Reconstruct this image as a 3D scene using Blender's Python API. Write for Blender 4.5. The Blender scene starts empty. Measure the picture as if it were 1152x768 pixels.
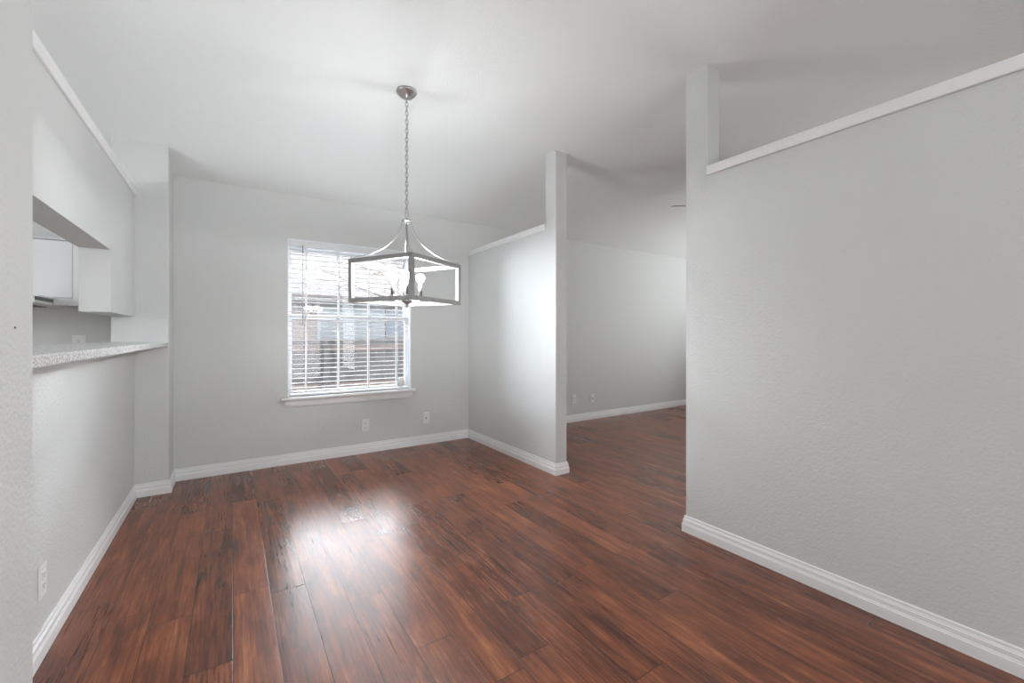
import bpy, bmesh, math, random
from mathutils import Vector, Matrix
C = bpy.context.scene.collection
R = math.radians
random.seed(7)

# ------------------------------------------------------------------ camera
EYE = 1.13
cam_d = bpy.data.cameras.new('camera')
cam_d.sensor_width = 36.0
cam_d.lens = 476.81 / 1152 * 36.0
cam_d.shift_y = -7.09 / 1152
cam_d.clip_start = 0.02
cam = bpy.data.objects.new('camera', cam_d)
cam.location = (0, 0, EYE)
cam.rotation_euler = (R(90), 0, R(-33.4829))
C.objects.link(cam)
bpy.context.scene.camera = cam

# ------------------------------------------------------------------ exposure
sc = bpy.context.scene
sc.view_settings.view_transform = 'Standard'
sc.view_settings.look = 'None'
sc.view_settings.exposure = 0.0
sc.view_settings.gamma = 1.0
sc.view_settings.use_curve_mapping = False
sc.cycles.use_denoising = True
sc.cycles.max_bounces = 10
sc.cycles.diffuse_bounces = 6
sc.cycles.sample_clamp_indirect = 6.0
sc.cycles.caustics_reflective = False
sc.cycles.caustics_refractive = False

# ------------------------------------------------------------------ world, sun, fill lamps
SKY, SUN = 6.0, 42.0
REAR_W, SIDE_W, FAR_W, KITCHEN_W, BULB = 54.0, 42.0, 125.0, 56.0, 390.0
HORIZON = 66.0
world = bpy.data.worlds.new('sky')
sc.world = world
world.use_nodes = True
nt = world.node_tree
bg = nt.nodes['Background']
bg.inputs['Color'].default_value = (0.86, 0.92, 1.0, 1)
# bright hazy horizon under a dimmer overcast zenith
_n, _l = nt.nodes, nt.links
_tc = _n.new('ShaderNodeTexCoord'); _sp = _n.new('ShaderNodeSeparateXYZ'); _mr = _n.new('ShaderNodeMapRange')
_mr.interpolation_type = 'SMOOTHSTEP'
_mr.inputs['From Min'].default_value = 0.10; _mr.inputs['From Max'].default_value = 0.42
_mr.inputs['To Min'].default_value = HORIZON; _mr.inputs['To Max'].default_value = SKY
_l.new(_tc.outputs['Generated'], _sp.inputs[0]); _l.new(_sp.outputs['Z'], _mr.inputs['Value']); _l.new(_mr.outputs[0], bg.inputs['Strength'])

def lamp(name, kind, loc, rot, energy, color=(1, 1, 1), **kw):
    d = bpy.data.lights.new(name, kind)
    d.energy = energy
    d.color = color
    for k, v in kw.items():
        setattr(d, k, v)
    o = bpy.data.objects.new(name, d)
    o.location = loc
    o.rotation_euler = rot
    C.objects.link(o)
    return o

# hazy low sun behind the neighbour's roof, spread wide by thin cloud
lamp('sun', 'SUN', (3, 18, 9), (R(-57), 0, R(-10)), SUN, (0.97, 0.985, 1.0), angle=R(80))
# added fill panels in front of solid walls out of view; no windows there
def fill_panel(name, loc, rz, w, h, energy, col, tilt=0):
    lamp(name, 'AREA', loc, (R(90 + tilt), 0, R(rz)), energy, col, shape='RECTANGLE', size=w, size_y=h)
fill_panel('fill_rear', (0.95, -2.97, 1.08), 0, 1.8, 2.0, REAR_W, (0.94, 0.975, 1.0))  # added fill from behind the camera, lifts the lower walls
fill_panel('fill_side', (2.16, -1.3, 1.25), 90, 1.1, 1.7, SIDE_W, (0.95, 0.98, 1.0))  # added fill aimed at the near left wall
fill_panel('fill_far', (7.20, 1.6, 1.5), 90, 2.4, 1.7, FAR_W, (0.96, 0.985, 1.0), 42)  # added fill for the left walls, tilted up to the far ceiling
fill_panel('fill_kitchen', (-3.17, 2.2, 1.6), -90, 1.3, 1.1, KITCHEN_W, (0.96, 0.98, 1.0))  # added fill through the pass-through onto the partition and right wall

# ------------------------------------------------------------------ measures of the place
XL, XLI = -0.5635, -0.692            # pass-through wall: dining face, kitchen face
XP, YP = -0.3764, 3.9045             # pier at the far end of the pass-through wall
YNEAR = 1.407                        # end of the near wall on the left
XR, XRO = 2.1852, 2.300              # partition wall faces
YB, YBO = 4.1773, 4.33               # window wall faces
YR0, YR1 = 1.3513, 1.4862            # post at the end of the right partition
YC0, YC1 = 2.6612, 2.7974            # post at the end of the short partition
ZCAP0, ZCAP1 = 2.0096, 2.060         # cap on the partitions
ZLCAP0, ZLCAP1 = 2.094, 2.1515       # cap on the pass-through wall
ZC, ZCB = 2.6235, 2.3636             # ceiling flat height, height at the window wall
XW0, XW1, ZW0, ZW1 = 0.409, 1.528, 0.585, 1.980   # window opening
XK, XE, YS = -3.2, 7.6, -3.0         # kitchen left wall, living room right wall, rear wall
TOP = 2.70

# ------------------------------------------------------------------ materials
def new_mat(name):
    m = bpy.data.materials.new(name)
    m.use_nodes = True
    n = m.node_tree.nodes
    return m, n, m.node_tree.links, n['Principled BSDF']

def simple(name, col, rough=0.5, metal=0.0, var=0.0, scale=8.0, bump=0.0, bscale=60.0, emit=0.0):
    m, n, l, b = new_mat(name)
    b.inputs['Base Color'].default_value = (*col, 1)
    b.inputs['Roughness'].default_value = rough
    b.inputs['Metallic'].default_value = metal
    tc = n.new('ShaderNodeTexCoord')
    if var > 0:
        nz = n.new('ShaderNodeTexNoise'); nz.inputs['Scale'].default_value = scale
        nz.inputs['Detail'].default_value = 4
        l.new(tc.outputs['Object'], nz.inputs['Vector'])
        rp = n.new('ShaderNodeValToRGB')
        rp.color_ramp.elements[0].color = (*[c * (1 - var) for c in col], 1)
        rp.color_ramp.elements[1].color = (*[min(1, c * (1 + var)) for c in col], 1)
        rp.color_ramp.elements[0].position = 0.3
        rp.color_ramp.elements[1].position = 0.7
        l.new(nz.outputs['Fac'], rp.inputs['Fac'])
        l.new(rp.outputs['Color'], b.inputs['Base Color'])
    if bump > 0:
        nz = n.new('ShaderNodeTexNoise'); nz.inputs['Scale'].default_value = bscale
        nz.inputs['Detail'].default_value = 3
        l.new(tc.outputs['Object'], nz.inputs['Vector'])
        bp = n.new('ShaderNodeBump'); bp.inputs['Strength'].default_value = bump
        bp.inputs['Distance'].default_value = 0.004
        l.new(nz.outputs['Fac'], bp.inputs['Height'])
        l.new(bp.outputs['Normal'], b.inputs['Normal'])
    if emit > 0:
        b.inputs['Emission Color'].default_value = (*col, 1)
        b.inputs['Emission Strength'].default_value = emit
    return m

WALL = simple('wall_paint_light_grey', (0.606, 0.620, 0.611), 0.62, bump=0.65, bscale=95)
CEIL = simple('ceiling_paint', (0.742, 0.768, 0.764), 0.75, bump=0.7, bscale=85)
TRIM = simple('trim_white_semigloss', (0.80, 0.805, 0.81), 0.35)
CABW = simple('cabinet_white', (0.74, 0.745, 0.75), 0.35)
PLATE = simple('outlet_plastic', (0.78, 0.78, 0.76), 0.35)
SLOT = simple('outlet_slot', (0.05, 0.05, 0.05), 0.6)
NICKEL = simple('brushed_nickel', (0.50, 0.50, 0.50), 0.30, 1.0)
SATIN = simple('satin_grey_metal', (0.34, 0.34, 0.345), 0.4, 0.35)
GREYWOOD = simple('weathered_grey_finish', (0.20, 0.195, 0.193), 0.45, 0.0, var=0.18, scale=25, bump=0.15, bscale=120)
SLEEVE = simple('candle_sleeve', (0.09, 0.088, 0.086), 0.5, 0.0)
VINYL = simple('window_vinyl', (0.83, 0.85, 0.88), 0.3)
SLAT = simple('blind_slat', (0.86, 0.87, 0.88), 0.38)
VALANCE = simple('blind_valance', (0.70, 0.72, 0.73), 0.4)
CORD = simple('blind_cord', (0.82, 0.82, 0.82), 0.7)
WAND = simple('blind_wand', (0.36, 0.36, 0.37), 0.25)
BLADE = simple('fan_blade_walnut', (0.10, 0.062, 0.045), 0.4, var=0.25, scale=14)
BRONZE = simple('fan_bronze', (0.09, 0.075, 0.065), 0.35, 0.8)
HOODW = simple('hood_white', (0.70, 0.70, 0.70), 0.3)
HOODD = simple('hood_filter_dark', (0.085, 0.078, 0.07), 0.4, 0.5)
BULBM = simple('lit_bulb', (0.97, 0.985, 1.0), 0.3, emit=BULB)
DOME = simple('lit_dome', (1.0, 0.86, 0.68), 0.4, emit=16.0)
NAIL = simple('nail_dark', (0.16, 0.16, 0.16), 0.5, 0.7)

def granite():
    m, n, l, b = new_mat('speckled_granite')
    tc = n.new('ShaderNodeTexCoord')
    v = n.new('ShaderNodeTexVoronoi'); v.inputs['Scale'].default_value = 260
    z = n.new('ShaderNodeTexNoise'); z.inputs['Scale'].default_value = 120; z.inputs['Detail'].default_value = 5
    l.new(tc.outputs['Object'], v.inputs['Vector']); l.new(tc.outputs['Object'], z.inputs['Vector'])
    r1 = n.new('ShaderNodeValToRGB'); e = r1.color_ramp.elements
    e[0].position = 0.10; e[0].color = (0.42, 0.415, 0.41, 1)
    e[1].position = 0.62; e[1].color = (0.80, 0.81, 0.81, 1)
    x = e.new(0.34); x.color = (0.66, 0.665, 0.66, 1)
    sp = n.new('ShaderNodeSeparateColor'); l.new(v.outputs['Color'], sp.inputs['Color'])
    l.new(sp.outputs[0], r1.inputs['Fac'])
    r2 = n.new('ShaderNodeValToRGB'); e = r2.color_ramp.elements
    e[0].position = 0.36; e[0].color = (0.7, 0.7, 0.7, 1)
    e[1].position = 0.52; e[1].color = (1, 1, 1, 1)
    l.new(z.outputs['Fac'], r2.inputs['Fac'])
    mx = n.new('ShaderNodeMix'); mx.data_type = 'RGBA'; mx.blend_type = 'MULTIPLY'
    mx.inputs[0].default_value = 0.7
    l.new(r1.outputs['Color'], mx.inputs[6]); l.new(r2.outputs['Color'], mx.inputs[7])
    l.new(mx.outputs[2], b.inputs['Base Color'])
    b.inputs['Roughness'].default_value = 0.22
    return m
GRANITE = granite()

def glass():
    m, n, l, b = new_mat('window_glass')
    n.remove(b)
    out = n['Material Output']
    t = n.new('ShaderNodeBsdfTransparent'); t.inputs['Color'].default_value = (0.96, 0.97, 0.98, 1)
    g = n.new('ShaderNodeBsdfGlossy'); g.inputs['Roughness'].default_value = 0.02
    f = n.new('ShaderNodeFresnel'); f.inputs['IOR'].default_value = 1.35
    mx = n.new('ShaderNodeMixShader')
    l.new(f.outputs[0], mx.inputs[0]); l.new(t.outputs[0], mx.inputs[1]); l.new(g.outputs[0], mx.inputs[2])
    l.new(mx.outputs[0], out.inputs['Surface'])
    return m
GLASS = glass()

def floor_mat():
    m, n, l, b = new_mat('red_brown_plank_floor')
    tc = n.new('ShaderNodeTexCoord')
    sep = n.new('ShaderNodeSeparateXYZ'); l.new(tc.outputs['Object'], sep.inputs[0])
    def M(op, a, bb=None, c=None):
        k = n.new('ShaderNodeMath'); k.operation = op
        for i, v in enumerate((a, bb, c)):
            if v is None: continue
            if isinstance(v, (int, float)): k.inputs[i].default_value = v
            else: l.new(v, k.inputs[i])
        return k.outputs[0]
    W, L = 0.1375, 1.22
    xs = M('DIVIDE', M('SUBTRACT', sep.outputs['X'], 0.142), W)
    row = M('FLOOR', xs); fx = M('SUBTRACT', xs, row)
    wn = n.new('ShaderNodeTexWhiteNoise'); wn.noise_dimensions = '1D'; l.new(row, wn.inputs['W'])
    ys = M('ADD', M('DIVIDE', sep.outputs['Y'], L), M('MULTIPLY', wn.outputs['Value'], 7.31))
    col = M('FLOOR', ys); fy = M('SUBTRACT', ys, col)
    cv = n.new('ShaderNodeCombineXYZ'); l.new(row, cv.inputs[0]); l.new(col, cv.inputs[1])
    pn = n.new('ShaderNodeTexWhiteNoise'); pn.noise_dimensions = '2D'; l.new(cv.outputs[0], pn.inputs['Vector'])
    # grain coordinates, shifted per plank
    off = n.new('ShaderNodeVectorMath'); off.operation = 'SCALE'; off.inputs['Scale'].default_value = 13.0
    l.new(pn.outputs['Color'], off.inputs[0])
    def grain(sx, sy, scale, detail, rough=0.6, dist=0.0):
        mp = n.new('ShaderNodeMapping'); mp.inputs['Scale'].default_value = (sx, sy, 1)
        l.new(tc.outputs['Object'], mp.inputs['Vector'])
        ad = n.new('ShaderNodeVectorMath'); ad.operation = 'ADD'
        l.new(mp.outputs[0], ad.inputs[0]); l.new(off.outputs[0], ad.inputs[1])
        z = n.new('ShaderNodeTexNoise'); z.inputs['Scale'].default_value = scale
        z.inputs['Detail'].default_value = detail; z.inputs['Roughness'].default_value = rough
        z.inputs['Distortion'].default_value = dist
        l.new(ad.outputs[0], z.inputs['Vector'])
        return z.outputs['Fac']
    g1 = grain(9, 0.7, 2.6, 6, 0.62, 0.5)     # broad streaks along the plank
    g2 = grain(48, 1.8, 2.6, 5, 0.7, 0.4)     # fine grain lines
    g3 = grain(6.0, 2.0, 2.0, 4, 0.58, 0.5)    # stain blotches
    s = M('ADD', M('MULTIPLY', g1, 0.36), M('ADD', M('MULTIPLY', g2, 0.36), M('MULTIPLY', g3, 0.32)))
    s = M('ADD', s, M('MULTIPLY', M('SUBTRACT', pn.outputs['Value'], 0.5), 0.08))
    rp = n.new('ShaderNodeValToRGB'); e = rp.color_ramp.elements
    e[0].position = 0.36; e[0].color = (0.036, 0.014, 0.010, 1)
    e[1].position = 0.68; e[1].color = (0.44, 0.168, 0.078, 1)
    for p, c in ((0.445, (0.098, 0.033, 0.019, 1)), (0.525, (0.178, 0.056, 0.028, 1)), (0.60, (0.275, 0.090, 0.041, 1))):
        x = e.new(p); x.color = c
    l.new(s, rp.inputs['Fac'])
    # seams
    ex = M('MULTIPLY', M('MINIMUM', fx, M('SUBTRACT', 1.0, fx)), W)
    ey = M('MULTIPLY', M('MINIMUM', fy, M('SUBTRACT', 1.0, fy)), L)
    ed = M('MINIMUM', ex, ey)
    seam = n.new('ShaderNodeMapRange'); seam.inputs['From Min'].default_value = 0.0006
    seam.inputs['From Max'].default_value = 0.0022; l.new(ed, seam.inputs['Value'])
    mx = n.new('ShaderNodeMix'); mx.data_type = 'RGBA'
    mx.inputs[6].default_value = (0.030, 0.014, 0.010, 1)
    l.new(seam.outputs[0], mx.inputs[0]); l.new(rp.outputs['Color'], mx.inputs[7])
    l.new(mx.outputs[2], b.inputs['Base Color'])
    rr = n.new('ShaderNodeMapRange'); rr.inputs['To Min'].default_value = 0.23; rr.inputs['To Max'].default_value = 0.34
    l.new(M('ADD', M('MULTIPLY', g2, 0.5), M('MULTIPLY', pn.outputs['Value'], 0.5)), rr.inputs['Value']); l.new(rr.outputs[0], b.inputs['Roughness'])
    b.inputs['Specular IOR Level'].default_value = 0.5
    hgt = M('ADD', M('MULTIPLY', seam.outputs[0], 1.0), M('ADD', M('MULTIPLY', g2, 0.30), M('MULTIPLY', g1, 0.05)))
    bp = n.new('ShaderNodeBump'); bp.inputs['Strength'].default_value = 0.30; bp.inputs['Distance'].default_value = 0.0012
    l.new(hgt, bp.inputs['Height']); l.new(bp.outputs[0], b.inputs['Normal'])
    return m
FLOORM = floor_mat()

def brickish(name, c1, c2, mortar, scale, bw, bh, vertical=True):
    m, n, l, b = new_mat(name)
    tc = n.new('ShaderNodeTexCoord')
    sep = n.new('ShaderNodeSeparateXYZ'); cmb = n.new('ShaderNodeCombineXYZ')
    l.new(tc.outputs['Object'], sep.inputs[0])
    l.new(sep.outputs['X'], cmb.inputs[0]); l.new(sep.outputs['Z' if vertical else 'Y'], cmb.inputs[1])
    br = n.new('ShaderNodeTexBrick')
    br.inputs['Color1'].default_value = (*c1, 1); br.inputs['Color2'].default_value = (*c2, 1)
    br.inputs['Mortar'].default_value = (*mortar, 1)
    br.inputs['Scale'].default_value = scale; br.inputs['Brick Width'].default_value = bw
    br.inputs['Row Height'].default_value = bh; br.inputs['Mortar Size'].default_value = 0.012
    l.new(cmb.outputs[0], br.inputs['Vector']); l.new(br.outputs['Color'], b.inputs['Base Color'])
    b.inputs['Roughness'].default_value = 0.9
    return m
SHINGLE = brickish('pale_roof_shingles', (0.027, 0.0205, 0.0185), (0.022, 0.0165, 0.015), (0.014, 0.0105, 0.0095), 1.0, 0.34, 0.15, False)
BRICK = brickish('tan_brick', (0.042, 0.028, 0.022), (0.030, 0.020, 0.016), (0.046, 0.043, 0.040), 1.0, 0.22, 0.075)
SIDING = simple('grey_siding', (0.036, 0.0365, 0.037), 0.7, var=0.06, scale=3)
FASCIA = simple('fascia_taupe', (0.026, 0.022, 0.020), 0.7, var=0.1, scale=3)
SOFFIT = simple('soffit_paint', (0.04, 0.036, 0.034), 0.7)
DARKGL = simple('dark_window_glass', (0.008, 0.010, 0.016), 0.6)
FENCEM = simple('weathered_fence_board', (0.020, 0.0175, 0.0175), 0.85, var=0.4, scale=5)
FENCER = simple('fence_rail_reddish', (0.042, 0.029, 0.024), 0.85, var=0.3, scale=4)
BARK = simple('bark', (0.05, 0.04, 0.035), 0.9, var=0.3, scale=20)
LEAFM = simple('dry_leaf', (0.12, 0.07, 0.04), 0.8, var=0.4, scale=20)
GRASSM = simple('dormant_lawn', (0.16, 0.135, 0.08), 0.95, var=0.35, scale=6)

# ------------------------------------------------------------------ mesh helpers
class MB:
    def __init__(s): s.bm = bmesh.new()
    def _xf(s, vs, mat):
        if mat is not None:
            for v in vs: v.co = mat @ v.co
    def box(s, x0, x1, y0, y1, z0, z1, bev=0.0, mat=None):
        bm = s.bm
        vs = [bm.verts.new(c) for c in ((x0,y0,z0),(x1,y0,z0),(x1,y1,z0),(x0,y1,z0),(x0,y0,z1),(x1,y0,z1),(x1,y1,z1),(x0,y1,z1))]
        fs = [bm.faces.new([vs[i] for i in q]) for q in ((3,2,1,0),(4,5,6,7),(0,1,5,4),(1,2,6,5),(2,3,7,6),(3,0,4,7))]
        if bev > 0:
            es = set(e for f in fs for e in f.edges)
            r = bmesh.ops.bevel(bm, geom=list(es), offset=bev, segments=2, profile=0.5, affect='EDGES')
            vs = list(set(v for f in r['faces'] for v in f.verts) | set(v for v in vs if v.is_valid))
        s._xf(vs, mat); return s
    def prism(s, pts, axis, a, b):
        """closed 2-D outline extruded along an axis; for 'x' the outline is (y,z), for 'y' (x,z), for 'z' (x,y)"""
        bm = s.bm
        def P(p, t): return {'x': (t, p[0], p[1]), 'y': (p[0], t, p[1]), 'z': (p[0], p[1], t)}[axis]
        lo = [bm.verts.new(P(p, a)) for p in pts]; hi = [bm.verts.new(P(p, b)) for p in pts]
        n = len(pts)
        bm.faces.new(lo); bm.faces.new(hi[::-1])
        for i in range(n): bm.faces.new((lo[i], hi[i], hi[(i+1) % n], lo[(i+1) % n]))
        return s
    def tube(s, pts, rad, seg=10, cap=True, closed=False):
        bm = s.bm
        pts = [Vector(p) for p in pts]
        n = len(pts)
        rad = rad if isinstance(rad, (list, tuple)) else [rad] * n
        rings = []; up = None
        for i, p in enumerate(pts):
            a = pts[(i-1) % n] if (i > 0 or closed) else p
            b = pts[(i+1) % n] if (i < n-1 or closed) else p
            t = (b - a).normalized()
            if up is None:
                up = Vector((0,0,1)) if abs(t.z) < 0.9 else Vector((1,0,0))
            u = (up - t * up.dot(t)).normalized(); v = t.cross(u); up = u
            rings.append([bm.verts.new(p + (u*math.cos(2*math.pi*k/seg) + v*math.sin(2*math.pi*k/seg)) * rad[i]) for k in range(seg)])
        for i in range(n if closed else n-1):
            A, B = rings[i], rings[(i+1) % n]
            for k in range(seg):
                f = bm.faces.new((A[k], A[(k+1) % seg], B[(k+1) % seg], B[k])); f.smooth = True
        if cap and not closed:
            bm.faces.new(rings[0][::-1]); bm.faces.new(rings[-1])
        return s
    def lathe(s, prof, seg=28, mat=None):
        """profile of (radius, z) about the z axis"""
        bm = s.bm; rings = []; new = []
        for r, z in prof:
            if r < 1e-6: q = [bm.verts.new((0,0,z))]
            else: q = [bm.verts.new((r*math.cos(2*math.pi*k/seg), r*math.sin(2*math.pi*k/seg), z)) for k in range(seg)]
            rings.append(q); new += q
        for A, B in zip(rings, rings[1:]):
            for k in range(seg):
                k2 = (k+1) % seg
                if len(A) == 1 and len(B) == 1: continue
                if len(A) == 1: f = bm.faces.new((A[0], B[k2], B[k]))
                elif len(B) == 1: f = bm.faces.new((A[k], A[k2], B[0]))
                else: f = bm.faces.new((A[k], A[k2], B[k2], B[k]))
                f.smooth = True
        if len(rings[0]) > 1: bm.faces.new(rings[0][::-1])
        if len(rings[-1]) > 1: bm.faces.new(rings[-1])
        s._xf(new, mat); return s
    def sweep(s, path, prof):
        """profile of (out from wall, z) swept along a floor path with mitred corners; the room is to the right of the path"""
        bm = s.bm; path = [Vector((p[0], p[1], 0)) for p in path]; n = len(path); rings = []
        for i, p in enumerate(path):
            def nrm(a, b):
                t = (b - a).normalized(); return Vector((t.y, -t.x, 0))
            if i == 0: m = nrm(path[0], path[1])
            elif i == n-1: m = nrm(path[-2], path[-1])
            else:
                a, b = nrm(path[i-1], p), nrm(p, path[i+1]); m = (a + b) / (1 + a.dot(b))
            rings.append([bm.verts.new((p.x + m.x*o, p.y + m.y*o, z)) for o, z in prof])
        k = len(prof)
        for A, B in zip(rings, rings[1:]):
            for j in range(k): bm.faces.new((A[j], B[j], B[(j+1) % k], A[(j+1) % k]))
        bm.faces.new(rings[0]); bm.faces.new(rings[-1][::-1])
        return s
    def build(s, name, mat, parent=None, bevel=0.0):
        bmesh.ops.recalc_face_normals(s.bm, faces=s.bm.faces)
        me = bpy.data.meshes.new(name); s.bm.to_mesh(me); s.bm.free()
        me.materials.append(mat)
        o = bpy.data.objects.new(name, me); C.objects.link(o)
        if parent is not None: o.parent = parent
        if bevel > 0:
            b = o.modifiers.new('edge', 'BEVEL'); b.width = bevel; b.segments = 3; b.limit_method = 'ANGLE'
        return o

def struct(o):
    o['kind'] = 'structure'; return o
def tag(o, label, cat, group=None):
    o['label'] = label; o['category'] = cat
    if group: o['group'] = group
    return o
def thing(name, label, cat, loc=(0,0,0), rotz=0.0, group=None):
    o = bpy.data.objects.new(name, None); C.objects.link(o)
    o.location = loc; o.rotation_euler = (0, 0, rotz); o.empty_display_size = 0.05
    return tag(o, label, cat, group)

# ------------------------------------------------------------------ the room shell
# ceiling: flat, curving down to the window wall
def ceil_profile():
    m = (ZC - 0.004 - ZCB) / 0.5838
    pts = [(YS - 0.2, ZC), (3.0, ZC)]
    y0, y2, yk = 3.22, 3.98, YB - (ZC - ZCB) / 0.445
    z2 = ZCB + (YB - y2) * 0.445
    for i in range(0, 13):
        t = i / 12
        y = (1-t)**2*y0 + 2*t*(1-t)*yk + t*t*y2
        z = (1-t)**2*ZC + 2*t*(1-t)*ZC + t*t*z2
        pts.append((y, z))
    pts.append((YBO + 0.35, ZCB - 0.445 * (YBO + 0.35 - YB)))
    return pts
cp = ceil_profile()
b = MB(); b.prism(cp + [(y, z + 0.14) for y, z in reversed(cp)], 'x', XK - 0.2, XE + 0.2)
struct(b.build('ceiling', CEIL))

struct(MB().box(XK - 0.15, XE + 0.15, YS - 0.15, YBO, -0.12, 0.0).build('floor', FLOORM))

b = MB()
b.box(XK, XW0, YB, YBO, 0, TOP - 0.33).box(XW1, XE, YB, YBO, 0, TOP - 0.33)
b.box(XW0, XW1, YB, YBO, 0, ZW0 - 0.02).box(XW0, XW1, YB, YBO, ZW1, TOP - 0.33)
struct(b.build('wall_back', WALL))

# near wall on the left of the camera
struct(MB().box(XLI, XP, YS, YNEAR, 0, ZC + 0.03).build('wall_near_left', WALL, bevel=0.006))
# half wall under the counter, pier at its far end
struct(MB().box(XLI, XL, YNEAR, YP, 0, 1.0535).build('wall_left', WALL))
pz = lambda y: ZCB + (YB - y) * 0.445 + 0.01
struct(MB().prism([(YP, 0), (YB, 0), (YB, pz(YB)), (YP, pz(YP))], 'x', XLI + 0.006, XP).build('wall_left_pier', WALL, bevel=0.008))
# hanging part of the pass-through wall, stepping lower towards the pier
YO = 3.2111; ZS1, ZS2 = 1.6066, 1.2588
struct(MB().prism([(YNEAR, ZS1), (YO, ZS1), (YO, ZS2), (YP, ZS2), (YP, ZLCAP0), (YNEAR, ZLCAP0)], 'x', XLI, XL).build('wall_left_upper', WALL))
b = MB(); b.box(XLI - 0.012, XL + 0.012, YNEAR, YP, ZLCAP0, ZLCAP1, bev=0.004)
struct(b.build('trim_1', TRIM))

# right partition and short partition, each with a full-height end post
struct(MB().prism([(YS, 0), (YR1, 0), (YR1, ZC + 0.01), (YR0, ZC + 0.01), (YR0, ZCAP0), (YS, ZCAP0)], 'x', XR, XRO).build('wall_right', WALL, bevel=0.004))
struct(MB().prism([(YC0, 0), (YB, 0), (YB, ZCAP0), (YC1, ZCAP0), (YC1, ZC + 0.01), (YC0, ZC + 0.01)], 'x', XR, XRO).build('wall_partition', WALL, bevel=0.004))
def cap(y0, y1, lip):
    m = MB(); o = 0.012
    if lip:
        pr = [(XR - o, ZCAP1 - 0.004), (XR - o + 0.004, ZCAP1), (XRO + o - 0.004, ZCAP1), (XRO + o, ZCAP1 - 0.004), (XRO + o, ZCAP0 + 0.022),
              (XRO + 0.006, ZCAP0 + 0.016), (XRO + 0.004, ZCAP0), (XR - 0.004, ZCAP0), (XR - 0.006, ZCAP0 + 0.016), (XR - o, ZCAP0 + 0.022)]
    else:
        pr = [(XR - o, ZCAP1 - 0.004), (XR - o + 0.004, ZCAP1), (XRO + o - 0.004, ZCAP1), (XRO + o, ZCAP1 - 0.004), (XRO + o, ZCAP0 + 0.003),
              (XRO + o - 0.003, ZCAP0), (XR - o + 0.003, ZCAP0), (XR - o, ZCAP0 + 0.003)]
    m.prism(pr, 'y', y0, y1); return m
struct(cap(YS, YR0, False).build('trim_2', TRIM))
struct(cap(YC1, YB, True).build('trim_3', TRIM))

# rooms behind and beside: rear wall, living room side wall, kitchen side wall
struct(MB().box(XK, XE, YS - 0.15, YS, 0, TOP).build('wall_rear', WALL))
struct(MB().box(XE, XE + 0.15, YS, YBO, 0, TOP).build('wall_far_right', WALL))
struct(MB().box(XK - 0.15, XK, YS, YBO, 0, TOP).build('wall_kitchen_left', WALL))

# baseboards
BP = [(0, 0), (0.016, 0), (0.016, 0.043), (0.0135, 0.047), (0.0135, 0.050), (0.0115, 0.053), (0.0115, 0.070),
      (0.0085, 0.0725), (0.0085, 0.076), (0.0065, 0.078), (0.0065, 0.089), (0.004, 0.0921), (0, 0.0921)]
def base(name, path): return struct(MB().sweep(path, BP).build(name, TRIM))
base('baseboard_left', [(XL, YNEAR), (XL, YP), (XP, YP), (XP, YB)])
base('baseboard_back', [(XP, YB), (XR, YB)])
base('baseboard_partition', [(XR, YB), (XR, YC0), (XRO, YC0), (XRO, YB)][::1])
base('baseboard_right', [(XRO, YS), (XRO, YR1), (XR, YR1), (XR, YS)])
base('baseboard_far', [(XRO, YB), (XE, YB)])

# ------------------------------------------------------------------ window 1 and what hangs in it
win = bpy.data.objects.new('window_1', None); C.objects.link(win); win['kind'] = 'structure'
win['label'] = 'white double hung window in the grey back wall'
win.location = ((XW0 + XW1) / 2, YB, 0)
def wpart(mb, name, mat, parent=None):
    o = mb.build(name, mat)
    o.parent = win if parent is None else parent
    o.matrix_parent_inverse = Matrix.Identity(4)
    o.location = (-(XW0 + XW1) / 2, -YB, 0) if parent is None else (0, 0, 0)
    return o
GY = 4.275
m = MB()   # jamb liner and outer frame
m.box(XW0, XW0 + 0.012, YB + 0.004, YBO, ZW0, ZW1).box(XW1 - 0.012, XW1, YB + 0.004, YBO, ZW0, ZW1)
m.box(XW0 + 0.012, XW1 - 0.012, YB + 0.004, YBO, ZW1 - 0.012, ZW1)
m.box(XW0 + 0.012, XW0 + 0.020, GY - 0.03, GY + 0.045, ZW0, ZW1 - 0.012).box(XW1 - 0.020, XW1 - 0.012, GY - 0.03, GY + 0.045, ZW0, ZW1 - 0.012)
m.box(XW0 + 0.020, XW1 - 0.020, GY - 0.03, GY + 0.045, ZW0, ZW0 + 0.012).box(XW0 + 0.020, XW1 - 0.020, GY - 0.03, GY + 0.045, ZW1 - 0.05, ZW1 - 0.012)
wpart(m, 'window_frame', VINYL)
def sash(z0, z1, y, rail):
    m = MB(); x0, x1 = XW0 + 0.020, XW1 - 0.020
    m.box(x0, x0 + 0.020, y, y + 0.03, z0, z1).box(x1 - 0.020, x1, y, y + 0.03, z0, z1)
    m.box(x0 + 0.020, x1 - 0.020, y, y + 0.03, z0, z0 + rail).box(x0 + 0.020, x1 - 0.020, y, y + 0.03, z1 - 0.045, z1)
    o = wpart(m, 'sash', VINYL)
    g = MB().box(x0 + 0.020, x1 - 0.020, y + 0.012, y + 0.016, z0 + rail, z1 - 0.045)
    wpart(g, 'pane', GLASS, o)
    return o
sash(ZW0 + 0.012, 1.318, GY - 0.025, 0.032)
sash(1.275, ZW1 - 0.05, GY + 0.008, 0.045)
m = MB(); m.box(0.354, 1.565, YB - 0.05, YB, ZW0 - 0.024, ZW0, bev=0.006)
m.box(XW0, XW1, YB, GY - 0.03, ZW0 - 0.02, ZW0)
wpart(m, 'window_sill', TRIM)
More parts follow.
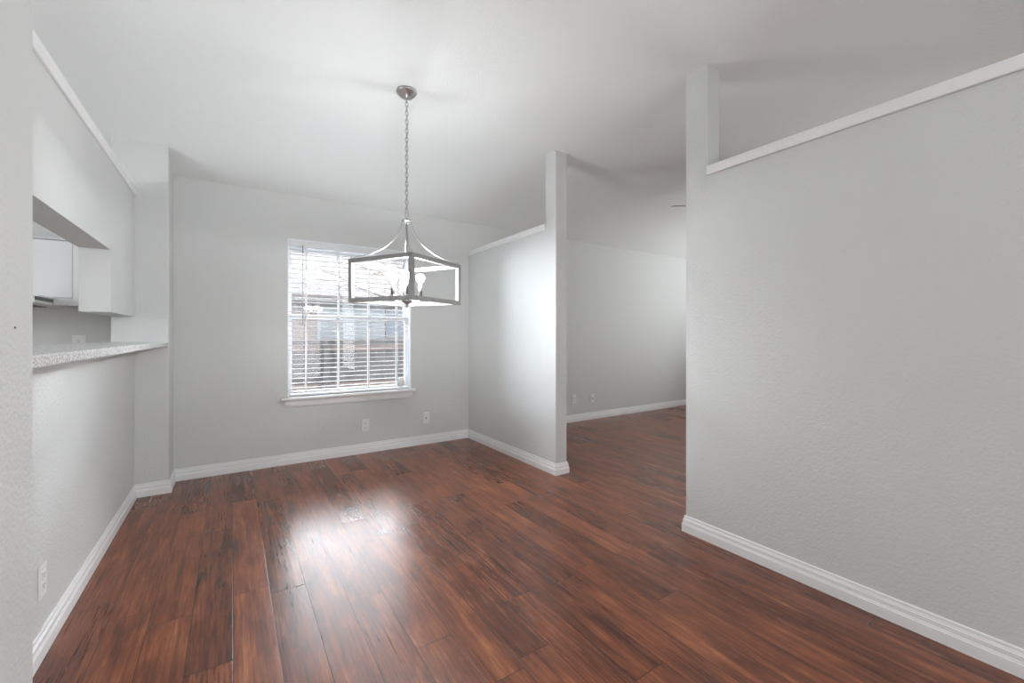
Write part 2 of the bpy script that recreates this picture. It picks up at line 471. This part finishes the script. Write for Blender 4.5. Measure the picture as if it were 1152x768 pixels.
m = MB(); m.prism([(YB, ZW0 - 0.085), (YB - 0.014, ZW0 - 0.083), (YB - 0.018, ZW0 - 0.06), (YB - 0.018, ZW0 - 0.03), (YB - 0.024, ZW0 - 0.024), (YB, ZW0 - 0.024)], 'x', 0.385, 1.536)
wpart(m, 'window_apron', TRIM)

BX0, BX1 = XW0 + 0.014, XW1 - 0.014
blind = thing('window_blind', 'white horizontal slat blind lowered over the window', 'blind', ((XW0+XW1)/2, 4.212, ZW1 - 0.012))
def bpart(mb, name, mat, bevel=0.0):
    o = mb.build(name, mat, bevel=bevel); o.parent = blind; o.location = (-(XW0+XW1)/2, -4.212, -(ZW1 - 0.012)); return o
BY = 4.212
bpart(MB().box(BX0, BX1, BY - 0.025, BY + 0.025, ZW1 - 0.055, ZW1 - 0.013), 'headrail', VALANCE)
bpart(MB().box(BX0 - 0.001, BX1 + 0.001, BY - 0.042, BY - 0.030, ZW1 - 0.066, ZW1 - 0.0125, bev=0.003), 'valance', VALANCE)
m = MB(); sp = 0.0425; z = ZW1 - 0.088; zs = []
while z > ZW0 + 0.042:
    zs.append(z)
    a = R(4); dy, dz = 0.0245 * math.cos(a), 0.0245 * math.sin(a)
    pr = [(BY - dy, z + dz - 0.0009), (BY, z + 0.0002), (BY + dy, z - dz - 0.0009), (BY + dy, z - dz + 0.0009), (BY, z + 0.0022), (BY - dy, z + dz + 0.0009)]
    m.prism(pr, 'x', BX0 + 0.003, BX1 - 0.003)
    z -= sp
bpart(m, 'slats', SLAT)
bpart(MB().box(BX0 + 0.003, BX1 - 0.003, BY - 0.025, BY + 0.025, ZW0 + 0.008, ZW0 + 0.024, bev=0.004), 'bottom_rail', SLAT)
for cx in (0.56, 0.835, 1.11, 1.39):
    m = MB()
    for yy in (BY - 0.0265, BY + 0.0265):
        m.box(cx - 0.0045, cx + 0.0045, yy - 0.0008, yy + 0.0008, ZW0 + 0.024, ZW1 - 0.06)
    bpart(m, 'ladder_tape', CORD)
m = MB().tube([(0.527, BY - 0.046, ZW1 - 0.05), (0.529, BY - 0.046, 1.23)], 0.0035, 8)
bpart(m, 'tilt_wand', WAND)
m = MB().tube([(0.548, BY - 0.048, ZW1 - 0.07), (0.548, BY - 0.048, 1.24)], 0.0018, 6)
cordo = bpart(m, 'lift_cord', CORD)
m = MB().lathe([(0.003, 0.03), (0.006, 0.024), (0.008, 0.0), (0.0, 0.0)], 12, Matrix.Translation((0.548, BY - 0.048, 1.212)))
o = m.build('tassel', CORD, cordo)

# round white disc leaning at the lower right of the blind
t = thing('round_sensor', 'small round white disc standing on the sill at the lower right of the window', 'sensor', (1.415, YB - 0.014, ZW0 + 0.074))
rot = Matrix.Rotation(R(90), 4, 'X')
MB().lathe([(0.0, -0.008), (0.040, -0.008), (0.044, -0.004), (0.044, 0.004), (0.036, 0.010), (0.0, 0.012)], 32, rot).build('disc', VINYL, t)
MB().box(-0.024, 0.024, -0.007, 0.007, -0.072, -0.036, bev=0.003).box(-0.030, 0.030, -0.012, 0.012, -0.074, -0.066, bev=0.002).build('foot', VINYL, t)

# ------------------------------------------------------------------ outlets and wall plates
def wall_plate(name, label, loc, rotz, kind, group=None):
    """plate in its own frame: faces -y, thin in y"""
    t = thing(name, label, 'outlet' if kind == 'duplex' else 'wall plate', loc, rotz, group)
    MB().box(-0.035, 0.035, -0.006, 0.0, -0.0575, 0.0575, bev=0.0022).build('cover_plate', PLATE, t)
    if kind == 'duplex':
        for s in (-1, 1):
            m = MB().box(-0.0165, 0.0165, -0.0085, -0.004, s*0.0195 - 0.014, s*0.0195 + 0.014, bev=0.002)
            r = m.build('receptacle', PLATE, t)
            q = MB().box(-0.0075, -0.0055, -0.0089, -0.0080, s*0.0195 - 0.002, s*0.0195 + 0.0065)
            q.box(0.0055, 0.0075, -0.0089, -0.0080, s*0.0195 - 0.001, s*0.0195 + 0.0055)
            q.box(-0.002, 0.002, -0.0089, -0.0080, s*0.0195 - 0.010, s*0.0195 - 0.006)
            q.build('slots', SLOT, r)
        MB().lathe([(0.0, 0.0), (0.0028, 0.0), (0.0024, 0.0012), (0.0, 0.0015)], 12, Matrix.Translation((0, -0.006, 0)) @ Matrix.Rotation(R(90), 4, 'X')).build('screw', PLATE, t)
    else:
        MB().lathe([(0.0, 0.0), (0.0075, 0.0), (0.0075, 0.002), (0.0045, 0.002), (0.0045, 0.010), (0.0, 0.010)], 16, Matrix.Translation((0, -0.006, 0)) @ Matrix.Rotation(R(90), 4, 'X')).build('coax_jack', SLOT, t)
        for s in (-1, 1):
            MB().lathe([(0.0, 0.0), (0.0028, 0.0), (0.0024, 0.0012), (0.0, 0.0015)], 12, Matrix.Translation((0, -0.006, s*0.042)) @ Matrix.Rotation(R(90), 4, 'X')).build('screw', PLATE, t)
    return t
wall_plate('wall_outlet', 'white duplex outlet on the half wall under the bar counter', (XL, 2.173, 0.262), R(90), 'duplex')
wall_plate('wall_outlet', 'white duplex outlet on the back wall below the window', (1.072, YB, 0.266), 0, 'duplex')
wall_plate('cable_plate', 'white cable jack plate on the back wall right of the window', (1.687, YB, 0.271), 0, 'jack')
wall_plate('wall_outlet', 'white duplex outlet on the far room wall nearest the partition', (3.735, YB, 0.290), 0, 'duplex')
wall_plate('cable_plate', 'white plate on the far room wall, further from the partition', (4.059, YB, 0.278), 0, 'jack')
wall_plate('wall_outlet', 'white duplex outlet on the kitchen wall behind the bar counter', (-0.898, YB, 1.0725), 0, 'duplex')
t = tag(MB().lathe([(0.0, 0.0), (0.0028, 0.0), (0.0022, 0.0016), (0.0, 0.002)], 10, Matrix.Rotation(R(90), 4, 'Y')).build('nail', NAIL),
        'tiny dark nail head in the textured near left wall', 'nail')
t.location = (XP, 1.306, 1.146)

# ------------------------------------------------------------------ bar counter, kitchen cabinet, hood
b = MB(); b.box(-0.735, -0.3765, YNEAR, YP, 1.0535, 1.0840, bev=0.004)
tag(b.build('bar_counter', GRANITE), 'speckled light grey granite bar top on the half wall', 'counter')

CF = 3.85
cab = thing('kitchen_cabinet', 'white wall cabinet over the range hood beyond the pass-through opening', 'cabinet', (-1.31, YB, 1.366))
MB().box(-0.60, 0.61, CF + 0.02 - YB, 0, 0, 0.373).build('body', CABW, cab)
for x0, x1 in ((-0.598, 0.0235), (0.025, 0.452)):
    d = MB().box(x0, x1, CF - YB, CF + 0.019 - YB, 0.003, 0.366, bev=0.003).build('door', CABW, cab)
MB().box(0.453, 0.61, CF + 0.002 - YB, CF + 0.019 - YB, 0.0, 0.373).build('filler_strip', CABW, cab)
MB().box(-0.605, 0.612, CF - 0.004 - YB, 0, 0.373, 0.381).build('top_trim', CABW, cab)

hood = thing('range_hood', 'slim white under-cabinet range hood with dark side strip in the kitchen', 'range hood', (-1.34, YB, 1.366))
MB().prism([(-0.0, -0.045), (-0.62, -0.045), (-0.62, -0.025), (-0.56, -0.0), (0, 0)], 'x', -0.38, 0.392).build('body', HOODW, hood)
MB().box(0.392, 0.396, -0.62, -0.33, -0.030, -0.010).build('side_strip', HOODD, hood)
MB().box(-0.30, 0.30, -0.58, -0.06, -0.050, -0.045).build('filter', HOODD, hood)
MB().box(0.396, 0.648, -0.33, -0.30, -0.045, 0.0).build('light_rail', CABW, hood)

# ------------------------------------------------------------------ chandelier
CX, CY = 0.8949, 2.5225
PH = 1.3092819
ch = thing('chandelier', 'square grey open frame chandelier hanging on a chain from the ceiling, four lit bulbs', 'chandelier', (CX, CY, ZC))
def cz(z): return z - ZC
ZT, ZBT = EYE + 0.4484, EYE + 0.1930       # top and bottom of the square cage
HUB = EYE + 0.70
MB().lathe([(0.0, 0.0), (0.060, 0.0), (0.062, -0.006), (0.058, -0.014), (0.046, -0.020), (0.043, -0.030), (0.012, -0.034), (0.008, -0.044), (0.0, -0.044)], 32).build('canopy', NICKEL, ch)
# chain of oval links, loop at each end
zt, zb = -0.040, cz(HUB) + 0.050
nl = 26; pitch = (zt - zb) / nl
chain = MB()
for i in range(nl):
    zc = zt - (i + 0.5) * pitch; hl, hw = pitch * 0.5 + 0.0045, 0.0085
    pts = []
    for k in range(14):
        a = 2 * math.pi * k / 14
        x, z = hw * math.cos(a), hl * math.sin(a)
        pts.append((x, 0, zc + z) if i % 2 else (0, x, zc + z))
    chain.tube(pts, 0.0022, 6, closed=True)
chain.build('chain', NICKEL, ch)
lp = MB(); pts = [(0.013*math.cos(2*math.pi*k/16), 0, cz(HUB) + 0.032 + 0.018*math.sin(2*math.pi*k/16)) for k in range(16)]
lp.tube(pts, 0.0028, 7, closed=True); lp.build('hanging_loop', NICKEL, ch)
h0 = cz(HUB)
MB().lathe([(0.0, 0.018), (0.008, 0.016), (0.010, 0.008), (0.030, 0.006), (0.033, 0.0), (0.030, -0.006), (0.010, -0.010), (0.009, -0.020), (0.0, -0.020)], 28).build('top_hub', NICKEL, ch)
bpy.data.objects['top_hub'].location = (0, 0, h0)
MB().lathe([(0.0, h0 - 0.01), (0.0065, h0 - 0.01), (0.0065, cz(ZBT) + 0.045), (0.0, cz(ZBT) + 0.045)], 14).build('stem', NICKEL, ch)
a_c = 0.3354                                # centre to corner
for k in range(4):
    an = PH + k * math.pi / 2
    ux, uy = math.cos(an), math.sin(an)
    pts = []
    r0, r1 = 0.026, a_c - 0.022
    z0, z1 = h0 - 0.004, cz(ZT) + 0.006
    for i in range(17):
        t_ = i / 16
        p0, p1, p2, p3 = (r0, z0), (r0 + 0.022, z0 - 0.13), (r0 + 0.13, z1 + 0.035), (r1, z1)
        c = [(1-t_)**3*p0[j] + 3*(1-t_)**2*t_*p1[j] + 3*(1-t_)*t_*t_*p2[j] + t_**3*p3[j] for j in (0, 1)]
        pts.append((ux*c[0], uy*c[0], c[1]))
    MB().tube(pts, 0.0042, 8).build('arm', NICKEL, ch)
# cage: four posts, four rails top and bottom
RW = 0.0245
half = a_c / math.sqrt(2)
rotc = Matrix.Rotation(PH - math.pi/4, 4, 'Z')
t0, t1 = cz(ZBT), cz(ZT)
for sx, sy in ((1,1), (-1,1), (-1,-1), (1,-1)):
    x0, x1 = (half - RW, half) if sx > 0 else (-half, -half + RW)
    y0, y1 = (half - RW, half) if sy > 0 else (-half, -half + RW)
    post = MB().box(x0, x1, y0, y1, t0, t1, bev=0.0012, mat=rotc).build('post', GREYWOOD, ch)
    px, py = sx*(half - RW/2), sy*(half - RW/2)
    MB().lathe([(0.005, t1), (0.0065, t1 + 0.003), (0.004, t1 + 0.007), (0.0055, t1 + 0.011), (0.0, t1 + 0.016)], 12, rotc @ Matrix.Translation((px, py, 0))).build('finial', NICKEL, post)
for z0, z1 in ((t0, t0 + RW), (t1 - RW, t1)):
    e = half - RW
    for q in ((-e, e, half - RW, half), (-e, e, -half, -half + RW)):
        MB().box(q[0], q[1], q[2], q[3], z0, z1, bev=0.0012, mat=rotc).build('rail', GREYWOOD, ch)
    for q in ((half - RW, half, -e, e), (-half, -half + RW, -e, e)):
        MB().box(q[0], q[1], q[2], q[3], z0, z1, bev=0.0012, mat=rotc).build('rail', GREYWOOD, ch)
# lower hub, four curved socket arms with candle sleeves and bulbs
MB().lathe([(0.0, t0 + 0.05), (0.010, t0 + 0.048), (0.030, t0 + 0.030), (0.033, t0 + 0.022), (0.028, t0 + 0.008), (0.012, t0 + 0.0), (0.009, t0 - 0.008), (0.012, t0 - 0.014), (0.006, t0 - 0.022), (0.0, t0 - 0.025)], 24).build('lower_hub', SATIN, ch)
RS = 0.082
for k in range(4):
    an = PH + k * math.pi / 2 + R(3)
    ux, uy = math.cos(an), math.sin(an)
    def pt(r, z): return (ux*r, uy*r, z)
    sa = MB().tube([pt(0.02, t0 + 0.018), pt(0.045, t0 + 0.012), pt(0.066, t0 + 0.014), pt(RS - 0.003, t0 + 0.026), pt(RS, t0 + 0.042)], 0.0045, 8).build('socket_arm', NICKEL, ch)
    T = Matrix.Translation((ux*RS, uy*RS, 0))
    MB().lathe([(0.0, t0 + 0.040), (0.008, t0 + 0.040), (0.019, t0 + 0.045), (0.020, t0 + 0.049), (0.012, t0 + 0.049), (0.0, t0 + 0.049)], 18, T).build('drip_cup', NICKEL, sa)
    MB().lathe([(0.0, t0 + 0.049), (0.0125, t0 + 0.049), (0.0125, t0 + 0.132), (0.0, t0 + 0.132)], 18, T).build('candle_sleeve', SLEEVE, sa)
    zb_ = t0 + 0.132
    gl = [(0.0105, zb_), (0.011, zb_ + 0.004)] + [(0.0255*math.sin(q), zb_ + 0.0275 - 0.0255*math.cos(q)) for q in [R(d) for d in (30, 50, 70, 90, 110, 130, 150, 166)]] + [(0.0, zb_ + 0.053)]
    MB().lathe(gl, 22, T).build('bulb', BULBM, sa)

# ------------------------------------------------------------------ ceiling fan in the far room
FX, FY, FZ = 4.00, 2.12, 2.37
fan = thing('ceiling_fan', 'dark brown ceiling fan in the far room, one blade tip past the right wall', 'ceiling fan', (FX, FY, ZC))
f0 = FZ - ZC
MB().lathe([(0.0, 0.0), (0.07, 0.0), (0.066, -0.03), (0.03, -0.05), (0.0, -0.05)], 24).build('canopy', BRONZE, fan)
MB().lathe([(0.0, -0.03), (0.012, -0.03), (0.012, f0 + 0.09), (0.0, f0 + 0.09)], 12).build('downrod', BRONZE, fan)
MB().lathe([(0.0, f0 + 0.10), (0.05, f0 + 0.095), (0.10, f0 + 0.06), (0.11, f0 + 0.02), (0.09, f0 - 0.02), (0.06, f0 - 0.05), (0.0, f0 - 0.055)], 28).build('motor_housing', BRONZE, fan)
for k in range(5):
    an = R(137) + k * 2 * math.pi / 5
    Mx = Matrix.Rotation(an, 4, 'Z') @ Matrix.Translation((0, 0, f0)) @ Matrix.Rotation(R(-15), 4, 'X')
    ir = MB().box(0.09, 0.20, -0.018, 0.018, -0.004, 0.004, bev=0.001, mat=Mx).build('blade_iron', BRONZE, fan)
    out = [(0.17, -0.045), (0.60, -0.062), (0.625, -0.052), (0.635, -0.025), (0.635, 0.025), (0.625, 0.052), (0.60, 0.062), (0.17, 0.045)]
    mb = MB().prism(out, 'z', -0.003, 0.003)
    mb._xf(list(mb.bm.verts), Mx)
    mb.build('blade', BLADE, fan)

# round flush light on the ceiling of the next room, out of sight behind the right wall
dl = thing('ceiling_light', 'round lit flush ceiling light beyond the right wall', 'ceiling light', (3.75, -0.45, ZC))
MB().lathe([(0.0, 0.0), (0.15, 0.0), (0.155, -0.012), (0.14, -0.024), (0.0, -0.024)], 32).build('base', BRONZE, dl)
MB().lathe([(0.135, -0.024), (0.138, -0.040), (0.125, -0.072), (0.085, -0.100), (0.0, -0.112)], 32).build('lamp_shade', DOME, dl)

# ------------------------------------------------------------------ outside the window
GZ = -0.40
o = struct(MB().box(-14, 26, YBO + 0.02, 34, GZ - 0.2, GZ).build('ground', GRASSM))
# neighbour's house
HY = 12.0
house = thing('neighbor_house', 'single storey house with pale shingle roof seen through the window blind', 'house', (4.0, HY, GZ))
def hp(mb, name, mat, parent=None):
    o = mb.build(name, mat); o.parent = house if parent is None else parent
    if parent is None: o.location = (-4.0, -HY, -GZ)
    return o
EZ = 2.06
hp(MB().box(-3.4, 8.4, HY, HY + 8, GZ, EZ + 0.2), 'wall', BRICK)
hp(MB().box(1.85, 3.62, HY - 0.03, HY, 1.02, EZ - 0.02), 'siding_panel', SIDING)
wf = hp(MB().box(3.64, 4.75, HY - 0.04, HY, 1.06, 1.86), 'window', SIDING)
hp(MB().box(3.70, 4.69, HY - 0.06, HY - 0.04, 1.12, 1.80), 'pane', DARKGL, wf)
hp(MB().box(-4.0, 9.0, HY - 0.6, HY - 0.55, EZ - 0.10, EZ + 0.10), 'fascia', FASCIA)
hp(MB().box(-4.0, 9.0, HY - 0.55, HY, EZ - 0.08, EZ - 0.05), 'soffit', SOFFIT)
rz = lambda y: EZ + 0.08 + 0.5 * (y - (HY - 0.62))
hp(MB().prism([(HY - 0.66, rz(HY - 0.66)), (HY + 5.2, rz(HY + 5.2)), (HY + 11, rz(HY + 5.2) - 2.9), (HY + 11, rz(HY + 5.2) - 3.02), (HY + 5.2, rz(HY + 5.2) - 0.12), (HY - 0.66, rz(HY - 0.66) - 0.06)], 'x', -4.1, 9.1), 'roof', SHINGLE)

# board fence
FYY = 7.0
fence = thing('wooden_fence', 'weathered grey brown board fence outside below the window blind', 'fence', (2.2, FYY, GZ))
def fp(mb, name, mat):
    o = mb.build(name, mat); o.parent = fence; o.location = (-2.2, -FYY, -GZ); return o
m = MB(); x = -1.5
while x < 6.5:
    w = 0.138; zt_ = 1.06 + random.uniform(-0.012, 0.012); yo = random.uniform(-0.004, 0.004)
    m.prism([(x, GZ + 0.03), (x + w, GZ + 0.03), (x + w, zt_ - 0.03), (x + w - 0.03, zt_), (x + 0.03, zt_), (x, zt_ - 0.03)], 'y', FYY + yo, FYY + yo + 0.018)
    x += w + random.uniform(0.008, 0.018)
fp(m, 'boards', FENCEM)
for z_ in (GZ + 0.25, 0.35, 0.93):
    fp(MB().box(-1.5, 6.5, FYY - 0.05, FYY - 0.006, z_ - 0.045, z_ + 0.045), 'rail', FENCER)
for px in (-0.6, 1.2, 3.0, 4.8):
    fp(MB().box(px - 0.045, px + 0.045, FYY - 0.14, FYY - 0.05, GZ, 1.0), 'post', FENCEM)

# bare tree to the right of the window with drooping branches
tree = thing('bare_tree', 'bare thin branches of a tree hanging across the upper window', 'tree', (3.75, 8.3, GZ))
def tp(mb, name, mat):
    o = mb.build(name, mat); o.parent = tree; o.location = (-3.75, -8.3, -GZ); return o
tp(MB().tube([(3.75, 8.3, GZ), (3.72, 8.3, 0.6), (3.78, 8.32, 1.6), (3.70, 8.3, 2.8), (3.75, 8.35, 4.2)], [0.16, 0.13, 0.11, 0.09, 0.05], 10), 'trunk', BARK)
def wig(p0, p1, n, amp, sag):
    out = []
    for i in range(n + 1):
        t_ = i / n
        p = Vector(p0).lerp(Vector(p1), t_)
        p += Vector((random.uniform(-amp, amp), random.uniform(-amp, amp), random.uniform(-amp, amp) + sag * math.sin(math.pi * t_)))
        out.append(p)
    return out
for st, en, sag, r in (((3.72, 8.3, 1.7), (1.25, 8.1, 2.30), -0.10, 0.022), ((3.72, 8.3, 2.0), (1.6, 8.0, 2.72), 0.06, 0.018),
                       ((3.72, 8.3, 2.3), (2.0, 8.0, 2.25), 0.12, 0.018), ((3.72, 8.3, 2.5), (1.0, 8.2, 2.75), 0.1, 0.016), ((3.72, 8.3, 1.5), (2.1, 7.9, 1.75), 0.05, 0.014)):
    pts = wig(st, en, 9, 0.035, sag)
    m = MB().tube(pts, [1.7 * r * (1 - 0.7 * i / 9) for i in range(10)], 6)
    for i in range(3, 9):
        d = Vector((random.uniform(-0.6, -0.1), random.uniform(-0.2, 0.2), random.uniform(-0.25, 0.35)))
        q = wig(pts[i], pts[i] + d, 4, 0.015, 0.0)
        m.tube(q, [0.012, 0.010, 0.009, 0.007, 0.004], 5)
    tp(m, 'branch', BARK)
m = MB()
for i in range(60):
    c = Vector((random.uniform(2.2, 2.75), random.uniform(7.9, 8.3), random.uniform(2.1, 2.6)))
    a = random.uniform(0, 6.28); s_ = random.uniform(0.02, 0.05)
    mm = Matrix.Translation(c) @ Matrix.Rotation(a, 4, 'Z') @ Matrix.Rotation(random.uniform(-1, 1), 4, 'X')
    q = MB(); vs = [(0, -s_, 0), (s_*0.5, 0, 0.004), (0, s_, 0), (-s_*0.5, 0, 0.004)]
    f = [m.bm.verts.new(mm @ Vector(v)) for v in vs]; m.bm.faces.new(f); q.bm.free()
o = tp(m, 'leaves', LEAFM); o['kind'] = 'stuff'
